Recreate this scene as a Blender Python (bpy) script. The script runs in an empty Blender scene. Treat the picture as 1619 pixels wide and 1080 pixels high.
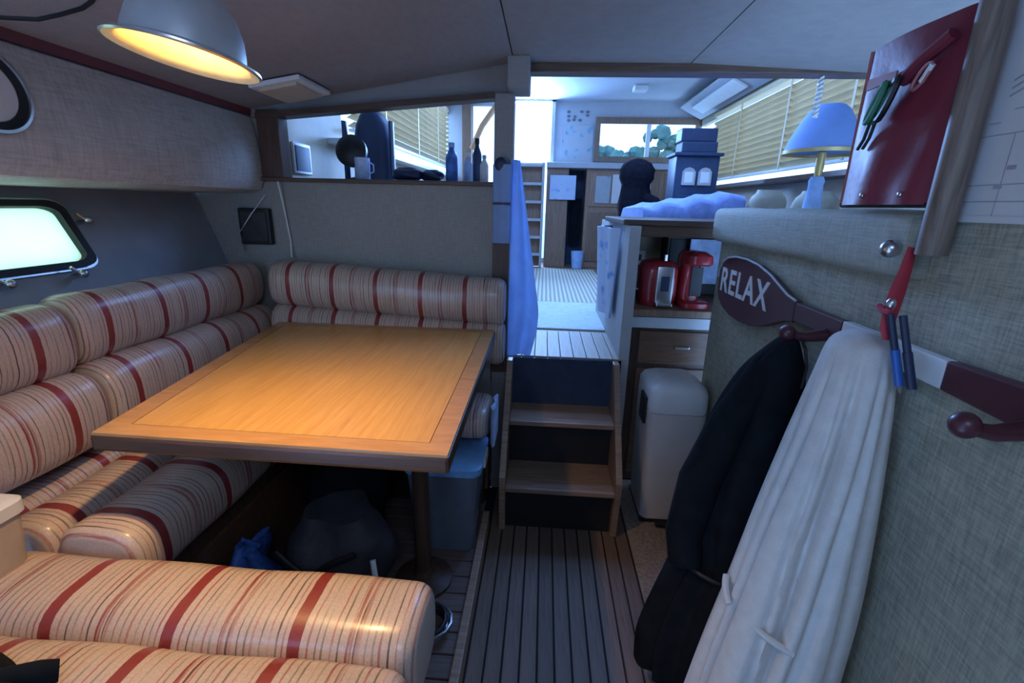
import bpy, bmesh, math, random
from mathutils import Vector, Matrix
random.seed(7)
PI = math.pi
sc = bpy.context.scene
COL = sc.collection

# ---------------------------------------------------------------- camera
F = 740.0
pitch, roll, yaw = math.atan(215 / F), math.radians(1.4), math.atan(46 / F)
fw = Vector((-math.sin(yaw) * math.cos(pitch), math.cos(yaw) * math.cos(pitch), -math.sin(pitch)))
r0 = Vector((math.cos(yaw), math.sin(yaw), 0)); u0 = r0.cross(fw)
rt = r0 * math.cos(roll) + u0 * math.sin(roll); up = -r0 * math.sin(roll) + u0 * math.cos(roll)
cd = bpy.data.cameras.new('camera'); cam = bpy.data.objects.new('camera', cd); COL.objects.link(cam)
cd.sensor_width = 36; cd.lens = F / 1619 * 36; cd.clip_start = .02
cam.matrix_world = Matrix(((rt.x, up.x, -fw.x, 0), (rt.y, up.y, -fw.y, 0), (rt.z, up.z, -fw.z, 1.45), (0, 0, 0, 1)))
sc.camera = cam

# ---------------------------------------------------------------- world, lights, exposure
w = bpy.data.worlds.new('sky'); sc.world = w; w.use_nodes = True
bg = w.node_tree.nodes['Background']; bg.inputs[0].default_value = (.30, .54, 1.0, 1); bg.inputs[1].default_value = 4.2
sc.view_settings.view_transform = 'Standard'; sc.view_settings.look = 'None'
sc.view_settings.exposure = 0.12; sc.view_settings.gamma = 1.0; sc.view_settings.use_curve_mapping = False

def area(name, loc, direction, sx, sy, power, col):
    l = bpy.data.lights.new(name, 'AREA'); l.shape = 'RECTANGLE'; l.size = sx; l.size_y = sy; l.energy = power; l.color = col
    o = bpy.data.objects.new(name, l); COL.objects.link(o); o.location = loc
    o.rotation_euler = Vector(direction).to_track_quat('-Z', 'Y').to_euler(); return o
DAY = (.22, .44, 1.0)
area('daylight_aft_door', (-.2, 6.32, 2.3), (.05, -1, -.25), .42, .7, 140, DAY)
area('added_fill_salon', (.3, 3.45, 2.675), (0, 0, -1), 1.7, 1.3, 62, DAY)  # overhead fill added to brighten the salon; the skylight is invented
area('added_fill_forward', (.1, -.35, 1.98), (-.05, .45, -1), .6, .6, 10, (.46, .63, 1.0))  # fill added behind the camera for cabin ambient; no known hatch there

# ---------------------------------------------------------------- materials
def nodes(name):
    m = bpy.data.materials.new(name); m.use_nodes = True
    nt = m.node_tree; return m, nt, nt.nodes['Principled BSDF']
def lnk(nt, a, b): nt.links.new(a, b)
def coords(nt, scale, kind='Object'):
    tc = nt.nodes.new('ShaderNodeTexCoord'); mp = nt.nodes.new('ShaderNodeMapping'); mp.inputs['Scale'].default_value = scale
    lnk(nt, tc.outputs[kind], mp.inputs[0]); return mp.outputs[0]
def ramp(nt, fac, stops, interp='LINEAR'):
    r = nt.nodes.new('ShaderNodeValToRGB'); r.color_ramp.interpolation = interp; e = r.color_ramp.elements
    while len(e) < len(stops): e.new(0.5)
    for el, (p, c) in zip(e, stops): el.position = p; el.color = (*c, 1)
    if fac is not None: lnk(nt, fac, r.inputs[0])
    return r.outputs[0]
def noise(nt, vec, scale, detail=4, rough=.55, dist=0):
    n = nt.nodes.new('ShaderNodeTexNoise'); n.inputs['Scale'].default_value = scale; n.inputs['Detail'].default_value = detail
    n.inputs['Roughness'].default_value = rough; n.inputs['Distortion'].default_value = dist
    if vec is not None: lnk(nt, vec, n.inputs['Vector'])
    return n.outputs['Fac']
def bump(nt, p, h, strength=.3, dist=.005):
    b = nt.nodes.new('ShaderNodeBump'); b.inputs['Strength'].default_value = strength; b.inputs['Distance'].default_value = dist
    lnk(nt, h, b.inputs['Height']); lnk(nt, b.outputs[0], p.inputs['Normal'])
def dk(c, k): return tuple(min(1, x * k) for x in c)

def plain(name, col, rough=.5, metal=0, var=.12, vs=14, bmp=.05, coat=0, trans=0):
    m, nt, p = nodes(name); v = coords(nt, (1, 1, 1)); n = noise(nt, v, vs)
    lnk(nt, ramp(nt, n, [(.3, dk(col, 1 - var)), (.7, dk(col, 1 + var))]), p.inputs['Base Color'])
    p.inputs['Roughness'].default_value = rough; p.inputs['Metallic'].default_value = metal
    p.inputs['Coat Weight'].default_value = coat
    if trans: p.inputs['Transmission Weight'].default_value = trans
    if bmp: bump(nt, p, noise(nt, v, vs * 8), bmp, .003)
    return m
def wood(name, c1, c2, scale=(3, 30, 30), rough=.45, coat=0, rnd=.25):
    m, nt, p = nodes(name); v = coords(nt, scale)
    n = noise(nt, v, 2.2, 6, .62, .8)
    base = ramp(nt, n, [(.28, c1), (.5, tuple((a + b) / 2 for a, b in zip(c1, c2))), (.72, c2)])
    oi = nt.nodes.new('ShaderNodeObjectInfo'); hsv = nt.nodes.new('ShaderNodeHueSaturation')
    mr = nt.nodes.new('ShaderNodeMapRange'); mr.inputs[3].default_value = 1 - rnd; mr.inputs[4].default_value = 1 + rnd
    lnk(nt, oi.outputs['Random'], mr.inputs[0]); lnk(nt, mr.outputs[0], hsv.inputs['Value']); lnk(nt, base, hsv.inputs['Color'])
    lnk(nt, hsv.outputs[0], p.inputs['Base Color']); p.inputs['Roughness'].default_value = rough; p.inputs['Coat Weight'].default_value = coat
    p.inputs['Coat Roughness'].default_value = .2
    bump(nt, p, n, .12, .002); return m
def weave(name, col, rough=.75, k=1.0, var=.2):
    m, nt, p = nodes(name); v1 = coords(nt, (20, 20, 260)); v2 = coords(nt, (220, 220, 18)); v3 = coords(nt, (1, 1, 1))
    a = noise(nt, v1, k, 2); b = noise(nt, v2, k, 2); c = noise(nt, v3, 4, 3)
    ad = nt.nodes.new('ShaderNodeMath'); ad.operation = 'ADD'; lnk(nt, a, ad.inputs[0]); lnk(nt, b, ad.inputs[1])
    ad2 = nt.nodes.new('ShaderNodeMath'); ad2.operation = 'MULTIPLY_ADD'; lnk(nt, c, ad2.inputs[0]); ad2.inputs[1].default_value = .5; lnk(nt, ad.outputs[0], ad2.inputs[2])
    mr = nt.nodes.new('ShaderNodeMapRange'); mr.inputs[1].default_value = .9; mr.inputs[2].default_value = 1.6; lnk(nt, ad2.outputs[0], mr.inputs[0])
    lnk(nt, ramp(nt, mr.outputs[0], [(0, dk(col, 1 - var)), (1, dk(col, 1 + var))]), p.inputs['Base Color'])
    p.inputs['Roughness'].default_value = rough; bump(nt, p, ad.outputs[0], .25, .002); return m
CREAM, RED, PINK, DKT, OLV = (.61, .49, .41), (.29, .045, .042), (.42, .16, .135), (.13, .062, .055), (.27, .20, .145)
def stripes(name, axis, phase, period=.19):
    m, nt, p = nodes(name); v = coords(nt, (1, 1, 1))
    sx = nt.nodes.new('ShaderNodeSeparateXYZ'); lnk(nt, v, sx.inputs[0])
    # slight wander of the weave
    nz = noise(nt, coords(nt, (9, 9, 9)), 1, 2)
    a0 = nt.nodes.new('ShaderNodeMath'); a0.operation = 'MULTIPLY_ADD'; lnk(nt, nz, a0.inputs[0]); a0.inputs[1].default_value = .008; lnk(nt, sx.outputs[axis], a0.inputs[2])
    a1 = nt.nodes.new('ShaderNodeMath'); a1.operation = 'ADD'; lnk(nt, a0.outputs[0], a1.inputs[0]); a1.inputs[1].default_value = 50 + phase
    a2 = nt.nodes.new('ShaderNodeMath'); a2.operation = 'DIVIDE'; lnk(nt, a1.outputs[0], a2.inputs[0]); a2.inputs[1].default_value = period
    a3 = nt.nodes.new('ShaderNodeMath'); a3.operation = 'FRACT'; lnk(nt, a2.outputs[0], a3.inputs[0])
    S = [(0, RED), (.10, CREAM), (.15, PINK), (.165, CREAM), (.215, DKT), (.23, CREAM), (.265, OLV), (.28, CREAM), (.335, PINK), (.35, CREAM), (.385, DKT), (.4, CREAM),
         (.455, RED), (.478, PINK), (.5, CREAM), (.515, DKT), (.53, PINK), (.56, CREAM), (.6, DKT), (.612, CREAM), (.66, OLV), (.675, CREAM), (.71, PINK), (.728, CREAM), (.78, DKT), (.795, CREAM), (.84, PINK), (.855, CREAM), (.9, DKT), (.915, CREAM), (.95, PINK), (.965, CREAM)]
    c = ramp(nt, a3.outputs[0], S, 'CONSTANT')
    # thin threads fade in and out along the stripe
    st = [1.2, 1.2, 1.2]; st[axis] = 40
    brk = noise(nt, coords(nt, tuple(st)), 5, 2)
    th = ramp(nt, brk, [(.33, (0, 0, 0)), (.60, (1, 1, 1))])
    wide = ramp(nt, a3.outputs[0], [(0, (1, 1, 1)), (.10, (0, 0, 0))], 'CONSTANT')
    mx0 = nt.nodes.new('ShaderNodeMath'); mx0.operation = 'MAXIMUM'; lnk(nt, th, mx0.inputs[0]); lnk(nt, wide, mx0.inputs[1])
    mx = nt.nodes.new('ShaderNodeMixRGB'); mx.inputs[1].default_value = (*CREAM, 1); lnk(nt, mx0.outputs[0], mx.inputs[0]); lnk(nt, c, mx.inputs[2])
    fine = noise(nt, coords(nt, (60, 60, 60)), 4, 3)
    mu = nt.nodes.new('ShaderNodeMixRGB'); mu.blend_type = 'MULTIPLY'; mu.inputs[0].default_value = 1; lnk(nt, mx.outputs[0], mu.inputs[1])
    lnk(nt, ramp(nt, fine, [(.3, (.78, .78, .78)), (.7, (1, 1, 1))]), mu.inputs[2])
    lnk(nt, mu.outputs[0], p.inputs['Base Color'])
    p.inputs['Roughness'].default_value = .42; p.inputs['Coat Weight'].default_value = .45; p.inputs['Coat Roughness'].default_value = .2
    bump(nt, p, fine, .15, .002); return m

M = {}
M['ceil'] = weave('ceiling_vinyl', (.28, .26, .255), .7, 1, .1)
M['wallR'] = weave('woven_wall_vinyl', (.34, .32, .245), .75, 1, .34)
M['bolster'] = weave('ribbed_bolster_vinyl', (.36, .36, .30), .7, .8, .2)
M['bulk'] = weave('bulkhead_vinyl', (.31, .305, .285), .7, 1, .16)
M['liner'] = weave('padded_liner', (.46, .46, .45), .55, .5, .22)
M['hull'] = plain('hull_side_vinyl', (.25, .275, .32), .6, 0, .12, 6)
M['burg'] = plain('burgundy_trim', (.13, .03, .035), .5)
M['darkwood'] = wood('dark_teak', (.045, .024, .016), (.11, .06, .04), (30, 30, 3))
M['darkwoodH'] = wood('dark_teak_across', (.06, .032, .02), (.15, .085, .055), (3, 30, 30))
M['deck'] = wood('teak_deck', (.125, .08, .058), (.22, .15, .112), (40, 2.5, 40), .55, 0, .2)
M['deckX'] = wood('teak_deck_across', (.13, .088, .075), (.24, .165, .14), (2.5, 40, 40), .55, 0, .2)
M['landing'] = wood('pale_landing_wood', (.34, .28, .22), (.52, .44, .36), (40, 2.5, 40), .55, 0, .12)
M['caulk'] = plain('black_caulking', (.015, .013, .013), .8)
M['tread'] = wood('stair_tread_teak', (.20, .125, .085), (.42, .28, .19), (2.2, 36, 36), .45)
M['table'] = wood('honey_teak_table', (.52, .265, .07), (.70, .40, .125), (38, 1.6, 38), .30, .35, 0)
M['tablerim'] = wood('table_rim_teak', (.40, .20, .07), (.58, .32, .13), (3, 20, 20), .32, .3, 0)
M['tabledark'] = wood('table_edge_teak', (.045, .019, .009), (.095, .042, .02), (3, 30, 30), .4, .2, 0)
M['medwood'] = wood('salon_teak', (.20, .115, .07), (.34, .21, .14), (30, 30, 3), .45)
M['orangewood'] = wood('varnished_mahogany', (.42, .20, .09), (.62, .34, .17), (20, 20, 3), .3, .3)
M['drawer'] = wood('drawer_teak', (.10, .048, .025), (.20, .10, .055), (3, 30, 30), .4)
M['sX'] = stripes('striped_fabric_lengthwise', 0, .147, .20)
M['sX2'] = stripes('striped_fabric_bow', 0, .2025, .25)
M['sY'] = stripes('striped_fabric_side', 1, .087, .215)
M['sY2'] = stripes('striped_fabric_seat', 1, .02, .237)
M['white'] = plain('white_plastic', (.72, .72, .72), .35, 0, .04)
M['can'] = plain('trash_can_plastic', (.60, .56, .54), .4, 0, .04)
M['cream'] = plain('cream_panel', (.50, .42, .30), .6, 0, .06)
M['black'] = plain('black_plastic', (.012, .012, .014), .5)
M['blackcloth'] = plain('black_cloth', (.008, .010, .013), .9, 0, .3, 20, .3)
M['darknylon'] = plain('dark_nylon', (.035, .034, .042), .6, 0, .4, 12, .3)
M['navy'] = plain('navy_vinyl', (.02, .032, .075), .45)
M['plush'] = plain('black_plush', (.008, .008, .012), 1.0, 0, .4, 40, .8)
M['robe'] = plain('white_terry', (.66, .63, .60), .95, 0, .06, 30, .35)
M['metal'] = plain('brushed_steel', (.6, .6, .62), .3, 1, .06)
M['lampmetal'] = plain('spun_aluminium', (.62, .63, .65), .42, .55, .12, 9)
M['lampin'] = plain('lamp_reflector', (.85, .68, .33), .5, 0, .2, 18)
M['maroon'] = plain('maroon_vinyl', (.19, .024, .044), .45, 0, .3, 2, .6)
M['maroonedge'] = plain('maroon_piping', (.42, .15, .15), .5)
M['paddle'] = plain('maroon_paint', (.085, .022, .03), .35, 0, .12)
M['pole'] = wood('weathered_pole', (.075, .05, .038), (.22, .165, .13), (36, 36, 2.5), .5)
M['paper'] = plain('chart_paper', (.66, .64, .63), .8, 0, .03)
M['ink'] = plain('grey_ink', (.16, .16, .19), .8)
M['inklight'] = plain('pale_ink', (.36, .36, .40), .8)
M['bluecloth'] = plain('blue_towel', (.34, .50, .80), .95, 0, .15, 18, .5)
M['bluecloth2'] = plain('pale_blue_cotton', (.42, .55, .80), .95, 0, .25, 16, .5)
M['bluelid'] = plain('blue_lid', (.22, .50, .90), .35)
M['clear'] = plain('clear_bin_plastic', (.30, .36, .45), .25, 0, .1, 10, .02, 0, .55)
M['bluebag'] = plain('blue_plastic_bag', (.06, .16, .50), .35, 0, .5, 30, .5)
M['redplastic'] = plain('red_plastic', (.34, .02, .03), .25, 0, .08, 8, .02, .3)
M['ribbon'] = plain('red_ribbon', (.45, .03, .05), .6)
M['bluepen'] = plain('blue_plastic', (.03, .12, .42), .3)
M['shade'] = plain('blue_lampshade', (.22, .36, .72), .7, 0, .06)
M['brass'] = plain('gold_trim', (.62, .45, .18), .4, .4)
M['blind'] = wood('tan_blind', (.50, .36, .17), (.64, .49, .27), (20, 2, 20), .5, 0, .08)
M['stove'] = plain('slate_enamel', (.04, .058, .10), .45)
M['quilt'] = plain('blue_quilt', (.22, .29, .56), .95, 0, .2, 22, .4)
M['pillow'] = plain('beige_pillow', (.55, .52, .42), .9)
M['rug1'] = plain('pale_mat', (.55, .62, .62), .95, 0, .1, 30, .4)
M['carpet'] = plain('speckled_carpet', (.30, .235, .19), .95, 0, .35, 90, .5)
M['salon'] = plain('salon_headliner', (.44, .46, .49), .7, 0, .04)
M['green'] = plain('green_cord', (.05, .22, .12), .7)
M['gasket'] = plain('black_rubber', (.01, .012, .014), .6)
M['sea'] = plain('harbour_water', (.10, .22, .22), .2, 0, .2, .6)
M['tree'] = plain('far_trees', (.05, .13, .11), .9, 0, .4, 1.2)
M['tanbox'] = plain('tan_plastic', (.46, .38, .31), .4)
for k_ in ('plush', 'blackcloth', 'stove'): M[k_].node_tree.nodes['Principled BSDF'].inputs['Specular IOR Level'].default_value = .12
def rugmat():
    m, nt, p = nodes('ribbed_rug'); v = coords(nt, (1, 1, 1)); wv = nt.nodes.new('ShaderNodeTexWave'); wv.inputs['Scale'].default_value = 9; wv.inputs['Distortion'].default_value = .5
    wv.bands_direction = 'X'; lnk(nt, v, wv.inputs[0])
    lnk(nt, ramp(nt, wv.outputs['Fac'], [(.2, (.34, .31, .24)), (.7, (.62, .60, .50))]), p.inputs['Base Color']); p.inputs['Roughness'].default_value = .95; return m
M['rug2'] = rugmat()
def translucent(name, col, k):
    m = bpy.data.materials.new(name); m.use_nodes = True; nt = m.node_tree; nt.nodes.clear()
    o = nt.nodes.new('ShaderNodeOutputMaterial'); t = nt.nodes.new('ShaderNodeBsdfTranslucent'); d = nt.nodes.new('ShaderNodeBsdfGlossy'); d.inputs['Roughness'].default_value = .2
    n = noise(nt, coords(nt, (3, 3, 3)), 2); lnk(nt, ramp(nt, n, [(.3, dk(col, .94)), (.7, col)]), t.inputs[0])
    mx = nt.nodes.new('ShaderNodeMixShader'); mx.inputs[0].default_value = k; lnk(nt, t.outputs[0], mx.inputs[1]); lnk(nt, d.outputs[0], mx.inputs[2]); lnk(nt, mx.outputs[0], o.inputs[0]); return m
M['mint'] = translucent('frosted_mint_pane', (.92, .92, .62), .03)
def glass():
    m = bpy.data.materials.new('clear_pane'); m.use_nodes = True; nt = m.node_tree; nt.nodes.clear()
    o = nt.nodes.new('ShaderNodeOutputMaterial'); t = nt.nodes.new('ShaderNodeBsdfTransparent'); d = nt.nodes.new('ShaderNodeBsdfGlossy'); d.inputs['Roughness'].default_value = .02
    mx = nt.nodes.new('ShaderNodeMixShader'); mx.inputs[0].default_value = .06; lnk(nt, t.outputs[0], mx.inputs[1]); lnk(nt, d.outputs[0], mx.inputs[2]); lnk(nt, mx.outputs[0], o.inputs[0]); return m
M['glass'] = glass()
def postermat(name, cols, s):
    m, nt, p = nodes(name); v = coords(nt, (s, s, s)); vo = nt.nodes.new('ShaderNodeTexVoronoi'); vo.inputs['Scale'].default_value = 3; lnk(nt, v, vo.inputs['Vector'])
    n = noise(nt, v, 2.5, 5); sp = nt.nodes.new('ShaderNodeMath'); sp.operation = 'MULTIPLY_ADD'; lnk(nt, vo.outputs['Distance'], sp.inputs[0]); sp.inputs[1].default_value = .4; lnk(nt, n, sp.inputs[2])
    lnk(nt, ramp(nt, sp.outputs[0], [(.35 + .12 * i, c) for i, c in enumerate(cols)]), p.inputs['Base Color']); p.inputs['Roughness'].default_value = .7; return m
def thin_cloth(name, col):
    m, nt, p = nodes(name); o = [n for n in nt.nodes if n.type == 'OUTPUT_MATERIAL'][0]; t = nt.nodes.new('ShaderNodeBsdfTranslucent'); mx = nt.nodes.new('ShaderNodeMixShader'); mx.inputs[0].default_value = .5
    c = ramp(nt, noise(nt, coords(nt, (1, 1, 1)), 16), [(.3, dk(col, .88)), (.7, col)]); lnk(nt, c, p.inputs['Base Color']); lnk(nt, c, t.inputs[0]); p.inputs['Roughness'].default_value = .95
    lnk(nt, p.outputs[0], mx.inputs[1]); lnk(nt, t.outputs[0], mx.inputs[2]); lnk(nt, mx.outputs[0], o.inputs[0]); return m
M['thin'] = thin_cloth('thin_blue_cotton', (.50, .68, .95))
M['poster'] = postermat('harbour_map_print', [(.06, .14, .24), (.16, .30, .42), (.34, .42, .46), (.42, .42, .44)], 4)
M['floral'] = postermat('blue_print_cloth', [(.10, .20, .50), (.26, .40, .72), (.5, .6, .78)], 5)

# ---------------------------------------------------------------- mesh helpers
class B:
    def __init__(s): s.bm = bmesh.new()
    def box(s, x0, x1, y0, y1, z0, z1, bev=0, rot=None):
        b = bmesh.new(); bmesh.ops.create_cube(b, size=1)
        for v in b.verts: v.co = Vector(((x0 + x1) / 2 + v.co.x * (x1 - x0), (y0 + y1) / 2 + v.co.y * (y1 - y0), (z0 + z1) / 2 + v.co.z * (z1 - z0)))
        if bev: bmesh.ops.bevel(b, geom=list(b.edges), offset=bev, segments=2, affect='EDGES', profile=.6)
        if rot:
            c = Vector(((x0 + x1) / 2, (y0 + y1) / 2, (z0 + z1) / 2)); R = Matrix.Rotation(rot[1], 4, rot[0])
            for v in b.verts: v.co = c + R @ (v.co - c)
        s._add(b); return s
    def _add(s, b):
        me = bpy.data.meshes.new('tmp'); b.to_mesh(me); b.free(); s.bm.from_mesh(me); bpy.data.meshes.remove(me)
    def prism(s, pts, d, bev=0):
        b = bmesh.new(); d = Vector(d); n = len(pts)
        a = [b.verts.new(Vector(p)) for p in pts]; c = [b.verts.new(Vector(p) + d) for p in pts]
        b.faces.new(a); b.faces.new(c[::-1])
        for i in range(n): b.faces.new((a[i], c[i], c[(i + 1) % n], a[(i + 1) % n]))
        bmesh.ops.recalc_face_normals(b, faces=b.faces)
        if bev: bmesh.ops.bevel(b, geom=list(b.edges), offset=bev, segments=2, affect='EDGES', profile=.6)
        s._add(b); return s
    def loft(s, rings, cap=True, closed=True):
        b = bmesh.new(); R = [[b.verts.new(Vector(p)) for p in r] for r in rings]; n = len(R[0])
        for i in range(len(R) - 1):
            for j in range(n if closed else n - 1):
                b.faces.new((R[i][j], R[i][(j + 1) % n], R[i + 1][(j + 1) % n], R[i + 1][j]))
        if cap: b.faces.new(R[0][::-1]); b.faces.new(R[-1])
        bmesh.ops.recalc_face_normals(b, faces=b.faces); s._add(b); return s
    def tube(s, pts, r, n=8, flat=1.0):
        P = [Vector(p) for p in pts]; rings = []; prev = None
        for i, p in enumerate(P):
            t = (P[min(i + 1, len(P) - 1)] - P[max(i - 1, 0)]).normalized()
            a = prev if prev else (Vector((0, 0, 1)) if abs(t.z) < .9 else Vector((1, 0, 0)))
            a = (a - t * a.dot(t)).normalized(); c = t.cross(a); prev = a
            rr = r[i] if isinstance(r, (list, tuple)) else r
            rings.append([p + a * math.cos(2 * PI * k / n) * rr + c * math.sin(2 * PI * k / n) * rr * flat for k in range(n)])
        return s.loft(rings)
    def lathe(s, prof, c=(0, 0, 0), n=32, M4=None, cap=True):
        M4 = M4 or Matrix.Identity(4); c = Vector(c)
        return s.loft([[c + (M4 @ Vector((r * math.cos(2 * PI * k / n), r * math.sin(2 * PI * k / n), z))) for k in range(n)] for r, z in prof], cap)
    def ball(s, c, r, seg=16):
        b = bmesh.new(); bmesh.ops.create_uvsphere(b, u_segments=seg, v_segments=seg // 2, radius=1)
        r = r if isinstance(r, tuple) else (r, r, r)
        for v in b.verts: v.co = Vector((c[0] + v.co.x * r[0], c[1] + v.co.y * r[1], c[2] + v.co.z * r[2]))
        s._add(b); return s
    def fill(s, outer, holes, mp, thick):
        """panel with holes: 2-D loops mapped by mp(u, v), thickened along vector thick"""
        b = bmesh.new(); loops = []
        for lp in [outer] + holes:
            vs = [b.verts.new(Vector((p[0], p[1], 0))) for p in lp]; loops.append(vs)
            for i in range(len(vs)): b.edges.new((vs[i], vs[(i + 1) % len(vs)]))
        bmesh.ops.triangle_fill(b, use_beauty=True, edges=list(b.edges))
        ex = bmesh.ops.extrude_face_region(b, geom=list(b.faces))
        top = {v for v in ex['geom'] if isinstance(v, bmesh.types.BMVert)}; t = Vector(thick)
        for v in b.verts: v.co = Vector(mp(v.co.x, v.co.y)) + (t if v in top else Vector())
        bmesh.ops.recalc_face_normals(b, faces=b.faces); s._add(b); return s
    def cushion(s, axis, a0, a1, c, h, e=3.0, n=28, endr=.04, wob=.0022, slope=0.0):
        """padded roll along an axis: c centre of the section, h half sizes (across, z)"""
        rings = []; L = a1 - a0; K = 5
        ts = [endr * (1 - math.cos(PI / 2 * i / K)) for i in range(K + 1)]
        st = [(a0 + t, math.sqrt(max(0, 1 - (1 - t / endr) ** 2))) for t in ts]
        mid = [(a0 + endr + (L - 2 * endr) * i / 16, 1) for i in range(1, 16)]
        st = st + mid + [(a1 - t, k) for t, k in zip(ts[::-1], [q[1] for q in st][::-1])]
        ph = random.random() * 9
        for a, k in st:
            k = .72 + .28 * k; ring = []
            for j in range(n):
                th = 2 * PI * j / n; ct, sn = math.cos(th), math.sin(th)
                x = math.copysign(abs(ct) ** (2 / e), ct); z = math.copysign(abs(sn) ** (2 / e), sn)
                wb = wob * math.sin(a * 17 + ph + 2 * th)
                dx, dz = (h[0] * k + wb - (1 - k) * .0) * x, (h[1] * k + wb) * z
                zz = c[1] + dz + slope * (a - a0)
                ring.append((a, c[0] + dx, zz) if axis == 0 else (c[0] + dx, a, zz))
            rings.append(ring)
        return s.loft(rings)
    def build(s, name, mat, parent=None, smooth=False, angle=40):
        me = bpy.data.meshes.new(name); s.bm.to_mesh(me); s.bm.free(); me.materials.append(M[mat] if isinstance(mat, str) else mat)
        if smooth:
            for p in me.polygons: p.use_smooth = True
            me.set_sharp_from_angle(angle=math.radians(angle))
        o = bpy.data.objects.new(name, me); COL.objects.link(o)
        if parent: setpar(o, parent)
        return o
def worldmat(o): return (worldmat(o.parent) @ o.matrix_parent_inverse if o.parent else Matrix.Identity(4)) @ o.matrix_basis
def setpar(o, p): o.parent = p; o.matrix_parent_inverse = worldmat(p).inverted()
def thing(name, label, cat, loc=(0, 0, 0), group=None):
    o = bpy.data.objects.new(name, None); COL.objects.link(o); o.location = loc; o.empty_display_size = .05
    return tag(o, label, cat, group)
def tag(o, label, cat, group=None):
    o['label'] = label; o['category'] = cat
    if group: o['group'] = group
    return o
def struct(o, label=None):
    o['kind'] = 'structure'
    if label: o['label'] = label
    return o
def rep(o, offs, parent):
    """copies of a part that share its mesh, shifted in world space"""
    for d in offs:
        c = o.copy(); COL.objects.link(c); c.parent = parent; c.matrix_parent_inverse = o.matrix_parent_inverse.copy(); c.location = o.location + Vector(d)
def rrect(u0, u1, v0, v1, r, n=5):
    P = []
    for cx, cy, a in ((u1 - r, v1 - r, 0), (u0 + r, v1 - r, 90), (u0 + r, v0 + r, 180), (u1 - r, v0 + r, 270)):
        for i in range(n + 1): t = math.radians(a + 90 * i / n); P.append((cx + r * math.cos(t), cy + r * math.sin(t)))
    return P
def rect(u0, u1, v0, v1): return [(u0, v0), (u1, v0), (u1, v1), (u0, v1)]

# ================================================================ SETTING
# lower sole: caulked teak planks
fl = struct(B().box(-.23, 1.2, -.8, 2.96, -.04, -.004).build('floor', 'caulk'))
pl = B().box(-.0255, .0255, -.75, 2.16, -.003, .004, .0015).build('plank', 'deck', fl); pl.location.x = -.168
rep(pl, [(.0575 * i, 0, 0) for i in range(1, 11)], fl)
tag(B().box(.4405, .778, .2, 2.32, -.003, .006, .002).build('carpet_runner', 'carpet'), 'speckled beige carpet strip beside the teak planks under the trash can', 'carpet')
# raised dinette sole with planks laid across
df = struct(B().box(-1.5, -.231, .2, 2.19, -.04, .044).build('floor', 'caulk'))
pl = B().box(-1.0, -.2315, -.038, .038, .044, .052, .0015).build('plank', 'deckX', df); pl.location.y = .45
rep(pl, [(0, .083 * i, 0) for i in range(1, 19)], df)
struct(B().box(-.23, -.2, .1, 1.86, 0, .085, .004).build('trim_1', 'tread'))

# left side: padded liner above, hull side with the portlight below
pr = [(-1.36, 1.83), (-1.325, 1.80), (-1.302, 1.70), (-1.292, 1.60), (-1.296, 1.53), (-1.315, 1.492), (-1.36, 1.478), (-1.70, 1.47), (-1.70, 1.83)]
struct(B().prism([(x, -.8, z) for x, z in pr], (0, 2.985, 0)).build('wall_left', 'liner', None, True, 35))
A0, A1 = Vector((-1.645, 0, 1.475)), Vector((-1.48, 0, 1.0))
hm = lambda y, t: (A0.x + (A1.x - A0.x) * t, y, A0.z + (A1.z - A0.z) * t)
WIN = rrect(.66, 1.505, .135, .52, .055)
WIN = [(y + (.06 * (t - .33) if y > 1.1 else 0), t) for y, t in WIN]
struct(B().fill(rect(-.8, 2.199, 0, 1), [WIN], hm, (-.04, 0, -.01)).build('wall_left_hull', 'hull'))
struct(B().prism([(-1.48, -.8, 1.0), (-1.42, -.8, 0), (-1.6, -.8, 0), (-1.6, -.8, 1.0)], (0, 2.999, 0)).build('wall_left_lower', 'hull'))
w1 = struct(B().fill([((y - 1.09) * 1.05 + 1.09, (t - .33) * 1.16 + .33) for y, t in WIN], [[((y - 1.09) * .985 + 1.09, (t - .33) * .95 + .33) for y, t in WIN]], hm, (.022, 0, .007)).build('window_1', 'gasket'))
B().fill([((y - 1.09) * .99 + 1.09, (t - .33) * .965 + .33) for y, t in WIN], [], hm, (-.006, 0, -.002)).build('window_pane', 'mint', w1)
B().fill([((y - 1.09) * 1.075 + 1.09, (t - .33) * 1.24 + .33) for y, t in WIN], [[((y - 1.09) * 1.05 + 1.09, (t - .33) * 1.16 + .33) for y, t in WIN]], hm, (.012, 0, .004)).build('window_frame', 'metal', w1)
for y, t in ((1.555, .25), (1.44, .60), (1.22, .60)):
    p = Vector(hm(y, t)); b = B().tube([p, p + Vector((.035, 0, .01))], .009); b.ball(p + Vector((.04, 0, .012)), .014); b.tube([p + Vector((.035, 0, .01)), p + Vector((.03, -.03, .035))], .006); b.build('window_latch', 'metal', w1, True)

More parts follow.
